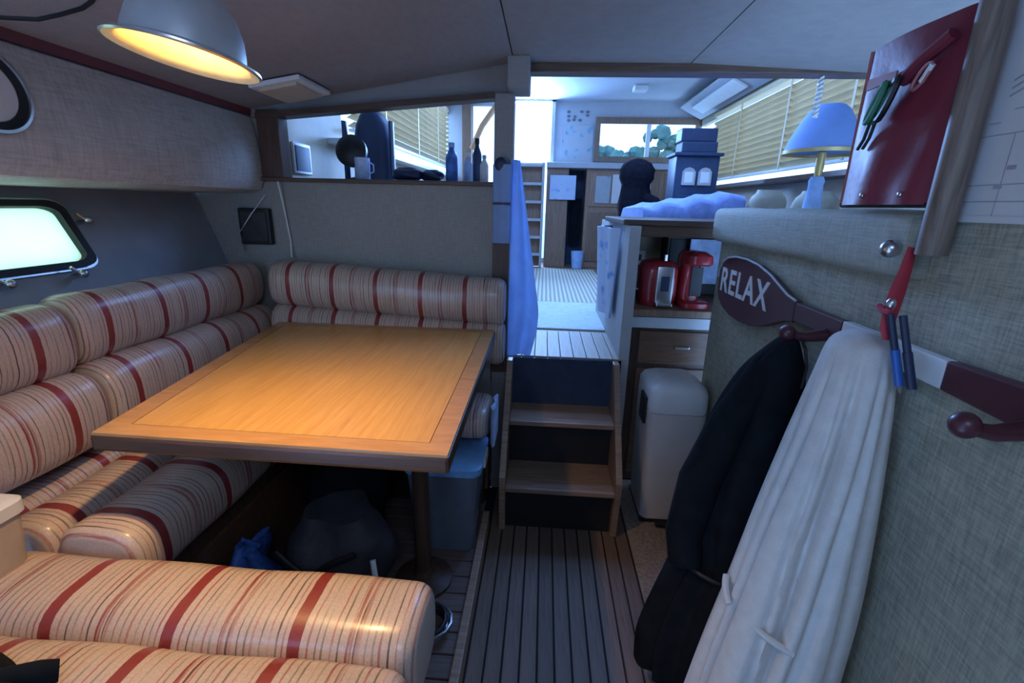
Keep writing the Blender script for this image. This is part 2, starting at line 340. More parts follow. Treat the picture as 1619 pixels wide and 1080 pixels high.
# ceiling: three vinyl panels with open seams between them
ce = struct(B().box(-1.72, 1.9, -.8, 2.24, 2.055, 2.10).build('ceiling', 'ceil'))
B().prism([(-1.70, -.8, 1.768), (-.158, -.8, 2.02), (-.158, -.8, 2.04), (-1.70, -.8, 1.80)], (0, 2.98, 0)).build('ceiling_panel', 'ceil', ce)
B().prism([(-.153, -.8, 2.02), (.560, -.8, 2.02), (.560, -.8, 2.045), (-.153, -.8, 2.045)], (0, 2.98, 0)).build('ceiling_panel', 'ceil', ce)
B().prism([(.565, -.8, 2.02), (1.9, -.8, 1.96), (1.9, -.8, 2.045), (.565, -.8, 2.045)], (0, 2.98, 0)).build('ceiling_panel', 'ceil', ce)
struct(B().prism([(-1.345, -.8, 1.815), (-1.318, -.8, 1.805), (-1.312, -.8, 1.834), (-1.34, -.8, 1.829)], (0, 2.98, 0)).build('trim_2', 'burg'))
struct(B().box(-.9, .9, -.84, -.8, 0, 2.1).build('wall_front', 'bulk'))
struct(B().fill(rect(-.60, 1.20, 2.75, 4.15), [rect(-.54, 1.14, 2.81, 4.09)], lambda u, v: (u, v, 2.66), (0, 0, .03)).build('added_frame_salon', 'metal'))  # unseen skylight frame, added to surround the salon fill light
h = struct(B().box(-.24, .44, -.69, -.66, 1.985, 2.02).box(-.24, .44, -.04, -.01, 1.985, 2.02).box(-.24, -.21, -.66, -.04, 1.985, 2.02).box(.41, .44, -.66, -.04, 1.985, 2.02).build('added_frame_forward', 'metal'))  # made-up hatch frame around the forward fill light, out of view

# bulkhead behind the dinette
wb = struct(B().box(-1.65, -.235, 2.2, 2.235, 0, 1.53).build('wall_back', 'bulk'))
struct(B().box(-1.30, -.2, 2.165, 2.42, 1.53, 1.548, .004).build('trim_3', 'darkwoodH'))
struct(B().box(-1.29, -1.19, 2.17, 2.25, 1.548, 1.83, .004).build('trim_4', 'darkwood'))
struct(B().prism([(-1.65, 2.2, 1.84), (-1.65, 2.2, 1.775), (-1.29, 2.2, 1.805), (-.15, 2.2, 1.905), (-.15, 2.2, 2.05)], (0, .035, 0)).build('wall_back_header', 'ceil'))
struct(B().prism([(-1.29, 2.165, 1.79), (-.235, 2.165, 1.882), (-.235, 2.165, 1.906), (-1.29, 2.165, 1.815)], (0, .075, 0)).build('trim_5', 'darkwoodH'))
struct(B().box(-1.65, -1.29, 2.2, 2.235, 1.53, 1.80).build('wall_back_corner', 'bulk'))
ps = struct(B().box(-.235, -.15, 2.18, 2.26, 0, 1.905, .004).build('trim_6', 'ceil'))
B().box(-.235, -.16, 2.168, 2.18, .66, 1.29, .002).build('post_facing', 'darkwood', ps)
struct(B().box(-.175, -.085, 2.08, 2.26, 1.905, 2.02, .006).build('trim_7', 'ceil'))
struct(B().box(-.15, 1.8, 2.175, 2.26, 1.985, 2.03, .004).build('trim_8', 'darkwoodH'))
struct(B().box(-1.7, 1.85, 2.262, 2.30, 2.03, 2.70).build('wall_header', 'salon'))

# right side: low woven wall with padded top, full height forward of the pole
struct(B().box(.78, .84, 1.01, 2.16, 0, 1.34).build('wall_right', 'wallR'))
struct(B().box(.78, .84, -.8, 1.01, 0, 2.06).build('wall_right_forward', 'wallR'))
struct(B().cushion(1, 1.012, 2.185, (.795, 1.390), (.056, .072), 4.5, 28, .02, .0015).build('trim_9', 'bolster', None, True))

# salon floor, landing
lf = struct(B().box(-.24, .40, 2.195, 2.70, .60, .735).build('floor_landing', 'caulk'))
pl = B().box(-.03, .03, 2.197, 2.70, .735, .743, .0015).build('plank', 'landing', lf); pl.location.x = -.12
rep(pl, [(.064 * i, 0, 0) for i in range(1, 9)], lf)
struct(B().box(-1.25, 1.85, 2.70, 6.25, .60, .737).build('floor_salon', 'medwood'))
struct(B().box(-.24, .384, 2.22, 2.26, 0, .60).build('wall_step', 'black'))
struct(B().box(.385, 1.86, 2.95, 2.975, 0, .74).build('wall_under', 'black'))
struct(B().box(1.86, 1.9, .9, 2.3, 1.2, 2.06).build('wall_starboard_side', 'cream'))
# salon shell
struct(B().prism([(-1.4, 2.26, 2.70), (-1.4, 6.25, 2.66), (-1.4, 6.25, 2.74), (-1.4, 2.26, 2.76)], (3.3, 0, 0)).build('ceiling_salon', 'salon'))
struct(B().box(-1.29, -1.23, 2.26, 6.2, .74, 1.76).box(-1.29, -1.23, 2.26, 6.2, 2.50, 2.72).box(-1.29, -1.23, 2.26, 2.95, 1.76, 2.5).build('wall_port', 'cream'))
struct(B().box(-1.29, -1.13, 2.75, 6.2, 1.76, 1.79, .004).build('trim_11', 'white'))
struct(B().box(1.80, 1.86, 2.26, 6.2, .74, 1.68).box(1.80, 1.86, 2.26, 6.2, 2.40, 2.72).box(1.80, 1.86, 2.26, 2.6, 1.68, 2.4).build('wall_starboard', 'cream'))
struct(B().box(1.66, 1.80, 2.3, 6.2, 1.655, 1.69, .004).build('trim_12', 'darkwood'))
# aft wall: door opening, sliding window, port side light
hol = [rect(-.42, .03, .80, 2.64), rect(.60, 1.76, 2.03, 2.44), rect(-.93, -.55, 1.70, 2.60)]
struct(B().fill(rect(-1.25, 1.82, .74, 2.70), hol, lambda u, v: (u, 6.2, v), (0, .05, 0)).build('wall_aft', 'salon'))
wn = struct(B().fill(rect(.56, 1.79, 1.99, 2.49), [rect(.62, 1.74, 2.05, 2.42)], lambda u, v: (u, 6.17, v), (0, .04, 0)).build('window_3', 'medwood'))
B().box(1.17, 1.22, 6.175, 6.205, 2.05, 2.42).build('window_frame', 'white', wn)
B().box(.63, 1.165, 6.19, 6.195, 2.055, 2.415).build('window_pane', 'glass', wn); B().box(1.225, 1.73, 6.20, 6.205, 2.055, 2.415).build('window_pane', 'glass', wn)
struct(B().box(-1.05, -.94, 6.12, 6.2, .74, 2.70).build('trim_13', 'medwood'))
struct(B().box(.03, .07, 6.12, 6.2, .74, 2.68).box(-.46, -.42, 6.12, 6.2, .74, 2.68).box(-.46, .07, 6.12, 6.2, 2.64, 2.69).build('door_1', 'salon'))
tag(B().tube([(-.93, 6.1, 2.1), (-.80, 6.08, 2.36), (-.58, 6.05, 2.64)], .035, 10).build('handrail', 'orangewood', None, True), 'varnished wooden handrail slanting up across the port aft window', 'handrail')
# outside
struct(B().box(-60, 60, 9, 140, -.6, -.5).build('sea', 'sea'))
b = B()
for i in range(260): xx = random.uniform(3, 19); top_ = 8.0 if xx < 11.6 else random.uniform(8, 11.5); b.ball((xx, 60 + random.uniform(-2, 2), random.uniform(0, 1) * top_), (random.uniform(.5, .9), .8, random.uniform(.5, .9)), 8)
o = b.build('shore_trees', 'tree', None, True); o['kind'] = 'stuff'; tag(o, 'far dark green shore trees beyond the aft window', 'trees')

# ================================================================ DINETTE
def group_back(name, label, axis, a0, a1, up_c, up_h, lo_c, lo_h, mat, slope=0, grp='settee back cushions'):
    mid = ((a0 + a1) / 2, up_c[0]) if axis == 0 else (up_c[0], (a0 + a1) / 2)
    t = thing(name, label, 'cushion', (mid[0], mid[1], lo_c[1] - lo_h[1]), grp)
    B().cushion(axis, a0, a1, up_c, up_h, 2.5, slope=slope).build('upper_roll', mat, t, True, 60)
    B().cushion(axis, a0, a1, lo_c, lo_h, 2.5, slope=slope).build('lower_roll', mat, t, True, 60)
    return t
group_back('back_cushion', 'long striped two-roll back cushion under the hull wall, reaching the bulkhead corner', 1, 1.215, 2.135, (-1.395, 1.064), (.080, .105), (-1.355, .853), (.095, .117), 'sY')
group_back('back_cushion', 'striped two-roll back cushion below the portlight, nearest the camera on the left', 1, .38, 1.209, (-1.396, 1.052), (.080, .105), (-1.355, .842), (.095, .117), 'sY')
group_back('back_cushion', 'striped two-roll back cushion along the bulkhead behind the table', 0, -1.242, -.165, (2.105, 1.082), (.092, .105), (2.095, .89), (.10, .10), 'sX', -.055)
def seat(name, label, axis, rolls, a0, a1, z0, z1, mat):
    c = sum(r[0] + r[1] for r in rolls) / (2 * len(rolls)); am = (a0 + a1) / 2
    t = thing(name, label, 'cushion', (am, c, z0) if axis == 0 else (c, am, z0), 'settee seat cushions')
    for r in rolls: B().cushion(axis, a0, a1, ((r[0] + r[1]) / 2, (z0 + z1) / 2), ((r[1] - r[0]) / 2 + .003, (z1 - z0) / 2), 2.9, endr=.025 if axis else .04).build('seat_roll', mat, t, True, 60)
    return t
seat('seat_cushion', 'striped seat cushion along the hull side, half shaded by the table', 1, [(-1.43, -1.295), (-1.295, -1.14), (-1.14, -.93)], .86, 1.93, .50, .69, 'sY2')
seat('seat_cushion', 'striped roll-edged seat cushion in the foreground lit by the lamp', 0, [(.44, .65), (.65, .858)], -1.20, -.21, .47, .665, 'sX2')
seat('seat_cushion', 'striped seat cushion tucked behind the table at the bulkhead', 0, [(1.72, 1.99)], -.92, -.20, .50, .645, 'sX')
def base(label, x0, x1, y0, y1, z1, panel):
    t = thing('settee_base', label, 'settee base', ((x0 + x1) / 2, (y0 + y1) / 2, .052), 'settee bases')
    B().box(x0, x1, y0, y1, .053, z1, .004).build('body', 'darkwood', t)
    B().box(*panel, .003).build('panel', 'drawer', t)
base('dark teak base under the hull-side seat cushion', -1.425, -.985, .9, 1.9, .494, (-.984, -.97, 1.0, 1.8, .12, .44))
base('dark teak base under the foreground seat cushion', -1.15, -.24, .40, .80, .464, (-.239, -.225, .46, .74, .12, .40))
base('dark teak base under the bulkhead seat cushion', -.96, -.24, 1.955, 2.19, .494, (-.239, -.225, 1.98, 2.16, .12, .44))

# table
T = [(-1.185, 1.985), (-.198, 1.995), (-.188, .90), (-1.035, .912)]
def inset(P, d):
    c = Vector((sum(p[0] for p in P) / 4, sum(p[1] for p in P) / 4)); return [(p[0] + math.copysign(d, c.x - p[0]), p[1] + math.copysign(d, c.y - p[1])) for p in P]
tb = thing('dinette_table', 'honey-coloured teak dinette table with mitred rim and a single post', 'table', (-.45, 1.45, .052))
B().prism([(x, y, .875) for x, y in T], (0, 0, .04), .008).build('edge_band', 'tabledark', tb)
I1 = inset(T, .055)
for i in range(4):
    a, b_, c, d = T[i], T[(i + 1) % 4], I1[(i + 1) % 4], I1[i]
    a, b_ = inset(T, .004)[i], inset(T, .004)[(i + 1) % 4]
    B().prism([(*a, .914), (*b_, .914), (*c, .914), (*d, .914)], (0, 0, .0065)).build('rim_board', 'tablerim', tb)
B().prism([(*p, .914) for p in inset(T, .0575)], (0, 0, .006)).build('top_panel', 'table', tb)
B().lathe([(.03, .06), (.03, .80), (.06, .86), (.09, .874)], (-.41, 1.46, 0), 20).build('post', 'darkwood', tb, True)
B().lathe([(.11, .053), (.11, .066), (.09, .075), (.04, .09), (.032, .11)], (-.41, 1.46, 0), 28).build('foot_plate', 'darkwood', tb, True)

# pendant lamp, tilted
LM = Matrix.Translation((-.618, .855, 1.676)) @ Matrix.Rotation(math.radians(-5), 4, 'X') @ Matrix.Rotation(math.radians(9), 4, 'Y')
lp = thing('pendant_lamp', 'dome-shaped metal pendant lamp with flared rim glowing warm inside above the table', 'lamp', (-.625, .855, 1.672))
out = [(.111, .0), (.112, .003), (.102, .008), (.090, .012), (.0885, .025), (.083, .05), (.070, .078), (.050, .099), (.03, .110), (.012, .113)]
B().lathe(out, M4=LM, n=48, cap=False).build('shade', 'lampmetal', lp, True)
B().lathe([(.110, -.001), (.097, .003), (.087, .012), (.084, .03), (.077, .055), (.062, .08), (.042, .098), (.012, .106)], M4=LM, n=48, cap=False).build('reflector', 'lampin', lp, True)
B().lathe([(.110, -.0015), (.1135, .001), (.1135, .004), (.110, .005)], M4=LM, n=48, cap=False).build('rim', 'metal', lp, True)
B().tube([LM @ Vector((0, 0, .11)), (-.60, .856, 1.88), (-.60, .856, 1.947)], .012, 10).build('stem', 'metal', lp, True)
bl = B().ball(LM @ Vector((0, 0, .066)), (.022, .022, .03)).build('bulb', 'lampin', lp, True)
mb = bpy.data.materials.new('warm_bulb'); mb.use_nodes = True; pbs = mb.node_tree.nodes['Principled BSDF']; pbs.inputs['Emission Color'].default_value = (1, .62, .22, 1); pbs.inputs['Emission Strength'].default_value = 75; pbs.inputs['Base Color'].default_value = (1, .8, .5, 1)
nz_ = mb.node_tree.nodes.new('ShaderNodeTexNoise'); bl.data.materials[0] = mb
L = bpy.data.lights.new('lamp_bulb', 'SPOT'); L.energy = 38; L.color = (1, .62, .27); L.shadow_soft_size = .025; L.spot_size = math.radians(106); L.spot_blend = 1.0
lo = bpy.data.objects.new('lamp_bulb', L); COL.objects.link(lo); lo.location = LM @ Vector((0, 0, .032)); lo.rotation_euler = Vector((.04, .12, -1)).to_track_quat('-Z', 'Y').to_euler(); setpar(lo, lp)

# under the table
def lump(name, mat, label, cat, c, h, e=2.6, bulge=.02, rz=0, top=None):
    t = thing(name, label, cat, (c[0], c[1], c[2] - h[2])); rings = []
    for i in range(13):
        z = -1 + 2 * i / 12; k = max(.35, (1 - abs(z) ** 3.2)) ** .5; ring = []
        for j in range(28):
            a = 2 * PI * j / 28; ct, sn = math.cos(a), math.sin(a)
            q = 1 + bulge / max(h[0], .05) * math.sin(3 * a + 4 * z) + bulge * 2 * math.sin(7 * a + 5 * z)
            x = math.copysign(abs(ct) ** (2 / e), ct) * h[0] * k * q; y = math.copysign(abs(sn) ** (2 / e), sn) * h[1] * k * q
            ring.append((c[0] + x * math.cos(rz) - y * math.sin(rz), c[1] + x * math.sin(rz) + y * math.cos(rz), c[2] + z * h[2]))
        rings.append(ring)
    B().loft(rings).build('body', mat, t, True, 60); return t
t = lump('duffel_bag', 'darknylon', 'black nylon duffel bag with pale strap under the table', 'bag', (-.645, 1.30, .265), (.16, .15, .21))
B().tube([(-.79, 1.16, .40), (-.74, 1.145, .37), (-.68, 1.14, .33), (-.62, 1.142, .38), (-.54, 1.16, .41)], .010, 8).build('zip_seam', 'black', t, True)
B().tube([(-.50, 1.20, .36), (-.475, 1.16, .27), (-.48, 1.13, .17), (-.51, 1.11, .07)], .009, 8).build('strap', 'white', t, True)
B().box(-.74, -.58, 1.135, 1.155, .17, .31, .006).build('pocket', 'blackcloth', t)
lump('backpack', 'blackcloth', 'black soft backpack behind the duffel bag under the table', 'bag', (-.76, 1.63, .27), (.16, .13, .215), 2.6, .02, .3)
t = lump('plastic_bag', 'bluebag', 'crumpled blue plastic bag on the floor against the hull-side base', 'bag', (-.895, 1.20, .225), (.042, .08, .17), 2.2, .035)
B().tube([(-.92, 1.19, .38), (-.90, 1.17, .43), (-.87, 1.20, .385)], .008, 6).build('handle', 'bluebag', t, True)
t = thing('storage_bin', 'clear plastic storage bin with bright blue lid beside the table post', 'storage bin', (-.40, 1.75, .052))
b = B(); X0, X1, Y0, Y1 = -.52, -.215, 1.60, 1.90
b.loft([[(p[0], p[1], z) for p in rrect(X0 + .03 - k, X1 - .03 + k, Y0 + .03 - k, Y1 - .03 + k, .03)] for z, k in ((.053, 0), (.425, .025))]).build('tub', 'clear', t, True, 50)
b = B(); b.loft([[(p[0], p[1], z) for p in rrect(X0 - k, X1 + k, Y0 - k, Y1 + k, .045)] for z, k in ((.42, .004), (.45, .006), (.457, -.005), (.457, -.035), (.465, -.045))]).build('lid', 'bluelid', t, True, 40)
B().box(X1, X1 + .012, 1.70, 1.80, .405, .45, .003).build('latch', 'white', t)
t = thing('cable_coil', 'coil of dark cable with grey loop at the foot of the table post', 'cable', (-.335, 1.24, .052))
B().tube([(-.335 + (.05 + .001 * i) * math.cos(i * .5), 1.24 + .07 * math.sin(i * .5), .062 + .0012 * i) for i in range(30)], .006, 6).build('loop', 'metal', t, True)
B().tube([(-.33 + .05 * math.cos(i * .5), 1.24 + .06 * math.sin(i * .5), .062 + .0015 * i) for i in range(30)], .006, 6).build('loop', 'black', t, True)
t = thing('rag', 'pale blue folded rag hanging beside the table at the bulkhead seat', 'cloth', (-.185, 1.9, .5))
B().loft([[(-.176 - .012 * k, y, z) for y, k in ((1.70, 0), (1.74, 1), (1.79, 0), (1.84, 1), (1.88, 0), (1.87, -.6), (1.80, -.6), (1.72, -.6))] for z in (.50, .56, .62, .665)]).build('fold', 'bluecloth2', t, True, 70)
o = t.children[0]; tag(t, t['label'], 'cloth')

# foreground left: tan container on the seat, black garment
t = thing('food_container', 'tan plastic container with white lid at the left edge on the seat', 'container', (-1.15, .80, .655))
b = B(); b.loft([[(p[0], p[1], z) for p in rrect(-1.225 + k, -1.115 - k, .70 + k, .815 - k, .025)] for z, k in ((.66, .008), (.79, 0))]).build('tub', 'tanbox', t, True, 50)
b = B(); b.loft([[(p[0], p[1], z) for p in rrect(-1.225 - k, -1.115 + k, .70 - k, .815 + k, .028)] for z, k in ((.785, .006), (.812, .006), (.82, -.004))]).build('lid', 'white', t, True, 40)
B().ball((-1.18, .699, .725), (.02, .006, .03)).build('clip', 'black', t, True)
t = thing('black_jumper', 'black garment heap at the bottom left corner of the foreground seat', 'clothing', (-.95, .52, .66))
rings = []
for k, z in ((1, .668), (1.0, .688), (.9, .70), (.7, .715), (.3, .722)):
    rings.append([(-.99 + k * .185 * math.cos(a) * (1 + .12 * math.sin(3 * a + 1)), .47 + k * .10 * math.sin(a) * (1 + .15 * math.sin(2 * a)), z + .006 * math.sin(5 * a)) for a in [2 * PI * i / 36 for i in range(36)]])
B().loft(rings).build('body', 'blackcloth', t, True, 70)
B().tube([(-.86, .50, .69), (-.80, .535, .685), (-.785, .55, .68)], [.035, .03, .022], 10, .5).build('sleeve', 'blackcloth', t, True)

# ================================================================ THINGS ON THE BULKHEAD AND LEDGE
t = thing('wall_speaker', 'square black wall speaker on the bulkhead above the corner cushions', 'speaker', (-1.355, 2.2, 1.25))
B().box(-1.43, -1.28, 2.165, 2.199, 1.245, 1.41, .008).build('housing', 'black', t); B().box(-1.415, -1.295, 2.160, 2.166, 1.262, 1.393, .003).build('grille', 'darknylon', t)
tag(B().tube([(-1.215, 2.16, 1.53), (-1.212, 2.185, 1.40), (-1.20, 2.19, 1.26), (-1.193, 2.17, 1.19)], .004, 6).build('cord', 'white', None, True), 'thin white cord hanging down the bulkhead from the ledge', 'cord')
tag(B().tube([(-1.30, 2.19, 1.47), (-1.36, 2.155, 1.38), (-1.42, 2.15, 1.30), (-1.43, 2.19, 1.21)], .0025, 6).build('cord', 'metal', None, True), 'thin dark wire looping past the black wall speaker', 'cord')
# porthole clock
RM = Matrix.Translation((-1.298, 1.095, 1.680)) @ Matrix.Rotation(math.radians(82), 4, 'Y')
t = thing('porthole_mirror', 'round porthole mirror with pale ring and dark bezel on the padded liner', 'mirror', (-1.30, 1.115, 1.60))
B().lathe([(.100, 0), (.104, .012), (.100, .020), (.093, .021), (.091, .012)], M4=RM, n=40, cap=False).build('ring', 'metal', t, True)
B().lathe([(.092, .004), (.092, .016), (.074, .012)], M4=RM, n=40, cap=False).build('bezel', 'gasket', t, True)
B().lathe([(.076, .006), (.074, .010), (.001, .0105)], M4=RM, n=40).build('dial', 'paper', t, True)
# ceiling light, overhead wire
t = thing('ceiling_light', 'flat white rectangular ceiling light near the bulkhead', 'ceiling light', (-1.0, 2.0, 1.86))
SL = math.atan(.252 / 1.542)
B().box(-1.11, -.91, 1.84, 2.10, 1.858, 1.874, .004, ('Y', -SL)).build('housing', 'white', t); B().box(-1.085, -.935, 1.865, 2.075, 1.847, 1.860, .004, ('Y', -SL)).build('diffuser', 'cream', t)
tag(B().tube([(-1.29, 1.13, 1.832), (-1.255, 1.16, 1.838), (-1.21, 1.19, 1.845), (-1.15, 1.19, 1.855), (-1.085, 1.182, 1.865), (-1.045, 1.165, 1.872), (-.98, 1.11, 1.883)], .005, 6).build('cord', 'black', None, True), 'dark wire running along the ceiling toward the pendant lamp', 'cord')
# things on the ledge
t = thing('desk_fan', 'small black desk fan on the dark ledge', 'fan', (-.90, 2.33, 1.548))
B().lathe([(.05, 0), (.05, .008), (.02, .016), (.012, .03), (.012, .09)], (-.90, 2.33, 1.549), 20).build('stand', 'black', t, True)
FM = Matrix.Translation((-.93, 2.33, 1.68)) @ Matrix.Rotation(math.radians(80), 4, 'X')
B().lathe([(.02, -.05), (.05, -.04), (.072, -.015), (.074, .012), (.05, .03), (.01, .035)], M4=FM, n=24).build('head', 'black', t, True)
t = thing('mug', 'pale blue cylindrical cup standing on the ledge', 'cup', (-.852, 2.25, 1.548))
B().lathe([(.030, 0), (.033, .004), (.034, .095), (.031, .095), (.029, .01), (.001, .008)], (-.852, 2.25, 1.549), 24).build('cup', 'bluecloth2', t, True); B().tube([(-.819, 2.25, 1.625), (-.80, 2.25, 1.615), (-.80, 2.25, 1.585), (-.819, 2.25, 1.575)], .004, 6).build('handle', 'bluecloth2', t, True)
for c, h, lab in (((-.665, 2.34, 1.580), (.075, .05, .031), 'low black pouch on the ledge next to the helm chair'), ((-.545, 2.34, 1.576), (.05, .045, .027), 'smaller dark pouch on the ledge beside the blue bottle')):
    t = lump('pouch', 'navy', lab, 'pouch', c, h, 2.4, .006)
def bottle(label, x, y, r, hgt, mat, capm):
    t = thing('bottle', label, 'bottle', (x, y, 1.548), 'bottles on the ledge')
    B().lathe([(r * .9, 0), (r, .006), (r, hgt * .62), (r * .85, hgt * .70), (r * .45, hgt * .82), (r * .42, hgt * .88)], (x, y, 1.549), 20).build('body', mat, t, True)
    B().lathe([(r * .5, hgt * .88), (r * .5, hgt), (r * .4, hgt * 1.01)], (x, y, 1.549), 20).build('cap', capm, t, True)
bottle('blue water bottle on the ledge, left of the tall bottles', -.45, 2.33, .029, .175, 'bluebag', 'bluecloth')
bottle('clear slim bottle on the ledge with white cap', -.375, 2.34, .02, .13, 'bluecloth2', 'white')
bottle('tall dark bottle on the ledge near the post', -.335, 2.37, .022, .20, 'navy', 'black')
bottle('pale bottle on the ledge right beside the post', -.292, 2.30, .02, .12, 'white', 'bluecloth')
t = thing('tablet', 'small dark tablet with silver frame on the cream wall above the ledge', 'tablet', (-1.2, 2.45, 1.57))
B().box(-1.229, -1.214, 2.33, 2.50, 1.575, 1.72, .004).build('frame', 'metal', t); B().box(-1.215, -1.211, 2.345, 2.485, 1.59, 1.705).build('screen', 'navy', t)
t = thing('helm_chair', 'tall navy helm chair back seen through the opening above the ledge', 'chair', (-.99, 2.75, .75))
rings = []
for z, hw in ((1.35, .10), (1.5, .115), (1.65, .115), (1.78, .11), (1.86, .095), (1.91, .07), (1.94, .03)): rings.append([(-.985 + hw * math.copysign(abs(math.cos(a)) ** .7, math.cos(a)), 2.78 + .06 * math.sin(a) + .03 * (z - 1.35), z) for a in [2 * PI * i / 24 for i in range(24)]])
B().loft(rings).build('backrest', 'navy', t, True, 70)
B().lathe([(.2, .0), (.2, .04), (.05, .07), (.04, .45)], (-.985, 2.72, .745), 24).build('pedestal', 'metal', t, True); B().box(-1.16, -.80, 2.52, 2.84, 1.19, 1.30, .03).build('seat', 'navy', t, True)
for x in (-1.115, -.855): B().loft([[(x + .012 * math.cos(a), 2.715 + (.03 + .0) * math.sin(a), z) for a in [2 * PI * i / 10 for i in range(10)]] for z in (1.30, 1.5, 1.82, 1.87)]).build('side_bolster', 'navy', t, True)

# towels on the post
def cloth(name, label, mat, cat, fn, nu, nv, thick=.006, parts=()):
    """hanging cloth: fn(u, v) -> point, thickened"""
    t = thing(name, label, cat, fn(.5, 1.0)); g = [[Vector(fn(i / nu, j / nv)) for i in range(nu + 1)] for j in range(nv + 1)]
    rings = []
    for row in g:
        nrm = []
        for i in range(len(row)):
            tt = row[min(i + 1, nu)] - row[max(i - 1, 0)]; n = Vector((tt.y, -tt.x, 0)); n = n.normalized() if n.length > 1e-6 else Vector((0, -1, 0)); nrm.append(n * thick)
        rings.append([p + n for p, n in zip(row, nrm)] + [p - n for p, n in zip(row[::-1], nrm[::-1])])
    B().loft(rings).build('fabric', mat, t, True, 75); return t
def f_long(u, v):
    z = 1.64 - v * .885; wdt = .035 + .125 * min(1, v * 1.15) * (1 if v < .75 else 1 - (v - .75) * 1.6)
    x = -.155 + u * wdt; return (x, 2.155 + .014 * math.sin(u * 9 + v * 3) + .02 * u, z)
cloth('curtain', 'long blue towel hanging at the side of the stair opening', 'thin', 'towel', f_long, 14, 22, .002)
t = cloth('hand_towel', 'blue towel with dark band hanging on the face of the post', 'thin', 'towel', lambda u, v: (-.232 + .075 * u, 2.148 + .006 * math.sin(u * 8), 1.62 - .335 * v), 10, 10, .006)
B().box(-.234, -.155, 2.136, 2.163, 1.452, 1.462, .002).build('band', 'navy', t); B().ball((-.20, 2.15, 1.62), (.03, .015, .03)).build('hook_loop', 'navy', t, True)

# ================================================================ STAIRS AND GALLEY
st = thing('companionway_stairs', 'steep teak companionway steps with open dark risers up to the landing', 'stairs', (.11, 1.95, 0))
for x0 in (-.155, .355): B().prism([(x0, 1.835, .005), (x0, 2.195, .005), (x0, 2.195, .735), (x0, 2.13, .735), (x0, 1.80, .30)], (.028, 0, 0), .003).build('stringer', 'tread', st)
B().box(-.127, .355, 1.805, 2.05, .226, .25, .005).build('tread', 'tread', st); B().box(-.127, .355, 1.97, 2.19, .473, .497, .005).build('tread', 'tread', st)
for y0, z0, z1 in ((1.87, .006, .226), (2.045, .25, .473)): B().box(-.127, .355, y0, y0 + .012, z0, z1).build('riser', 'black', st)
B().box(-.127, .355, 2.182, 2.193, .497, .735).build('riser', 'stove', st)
# half wall beside the landing
hw = struct(B().prism([(.385, 2.2, .0), (.435, 2.2, .0), (.435, 3.3, .0), (.385, 3.3, .0)], (0, 0, 1.374)).build('wall_half', 'salon'))
def f_t(u, v): y = 2.36 + .46 * u; return (.372 - (.045 + .03 * math.sin(u * 3)) * (1 - .5 * v) * math.sin(PI * min(1, u * 1.1)) ** .5 - .016 * math.sin(u * 17 + v), y + .06 * v, 1.355 - .46 * v)
cloth('beach_towel', 'blue and white printed towel draped down the half wall beside the landing', 'floral', 'towel', f_t, 16, 14, .006)
tag(B().box(-.10, .42, 2.74, 3.56, .738, .748, .003).build('door_mat', 'rug1'), 'pale blue-grey mat lying past the landing planks', 'mat')
tag(B().box(-.22, .585, 3.58, 5.60, .738, .745, .002).build('runner_rug', 'rug2'), 'ribbed beige runner rug leading aft to the ladder', 'rug')

t = thing('galley_cabinet', 'dark galley cabinet with white-edged counter and a drawer', 'cabinet', (.65, 2.5, 0))
B().box(.437, 1.10, 2.33, 2.9, .006, .88, .003).build('body', 'darkwood', t); B().box(.437, 1.10, 2.29, 2.905, .94, .975, .005).build('worktop', 'medwood', t)
B().box(.437, 1.10, 2.30, 2.90, .88, .935, .003).build('counter_edge', 'salon', t)
d = B().box(.50, .85, 2.312, 2.33, .69, .86, .004).build('drawer', 'drawer', t); B().box(.68, .75, 2.300, 2.312, .775, .787, .003).build('handle', 'metal', d)
d = B().box(.50, .85, 2.312, 2.33, .06, .665, .004).build('door', 'drawer', t)
t = thing('sideboard', 'dark wood shelf unit above the galley counter', 'shelf', (.9, 2.5, .98))
B().box(.437, 1.72, 2.27, 2.92, 1.325, 1.375, .003).build('fascia', 'darkwoodH', t); B().box(.36, 1.74, 2.24, 2.95, 1.376, 1.402, .005).build('top', 'darkwoodH', t); B().box(.437, 1.13, 2.91, 2.935, .98, 1.325).build('back_panel', 'cream', t); B().box(1.102, 1.13, 2.30, 2.91, .98, 1.325).build('side_panel', 'darkwood', t)
B().box(1.135, 1.74, 2.925, 2.955, .74, 1.376).build('rear_panel', 'medwood', t)
t = thing('wall_outlet', 'white wall outlet on the galley back panel', 'outlet', (.59, 2.91, 1.10))
B().box(.535, .61, 2.898, 2.909, 1.07, 1.21, .004).build('plate', 'white', t); B().box(.558, .588, 2.892, 2.899, 1.09, 1.125, .002).build('socket', 'navy', t); B().box(.558, .588, 2.892, 2.899, 1.15, 1.185, .002).build('socket', 'navy', t)
t = thing('microwave', 'black box appliance at the back of the galley niche', 'appliance', (.78, 2.85, .976))
B().box(.70, 1.02, 2.76, 2.905, .977, 1.31, .005).build('body', 'black', t); B().box(.715, .90, 2.753, 2.761, .99, 1.29, .002).build('door', 'gasket', t)
tag(B().box(.81, 1.02, 2.70, 2.712, 1.05, 1.295, .002).build('notepad', 'bluecloth2'), 'pale blue paper hanging in the galley niche behind the coffee machine', 'paper')
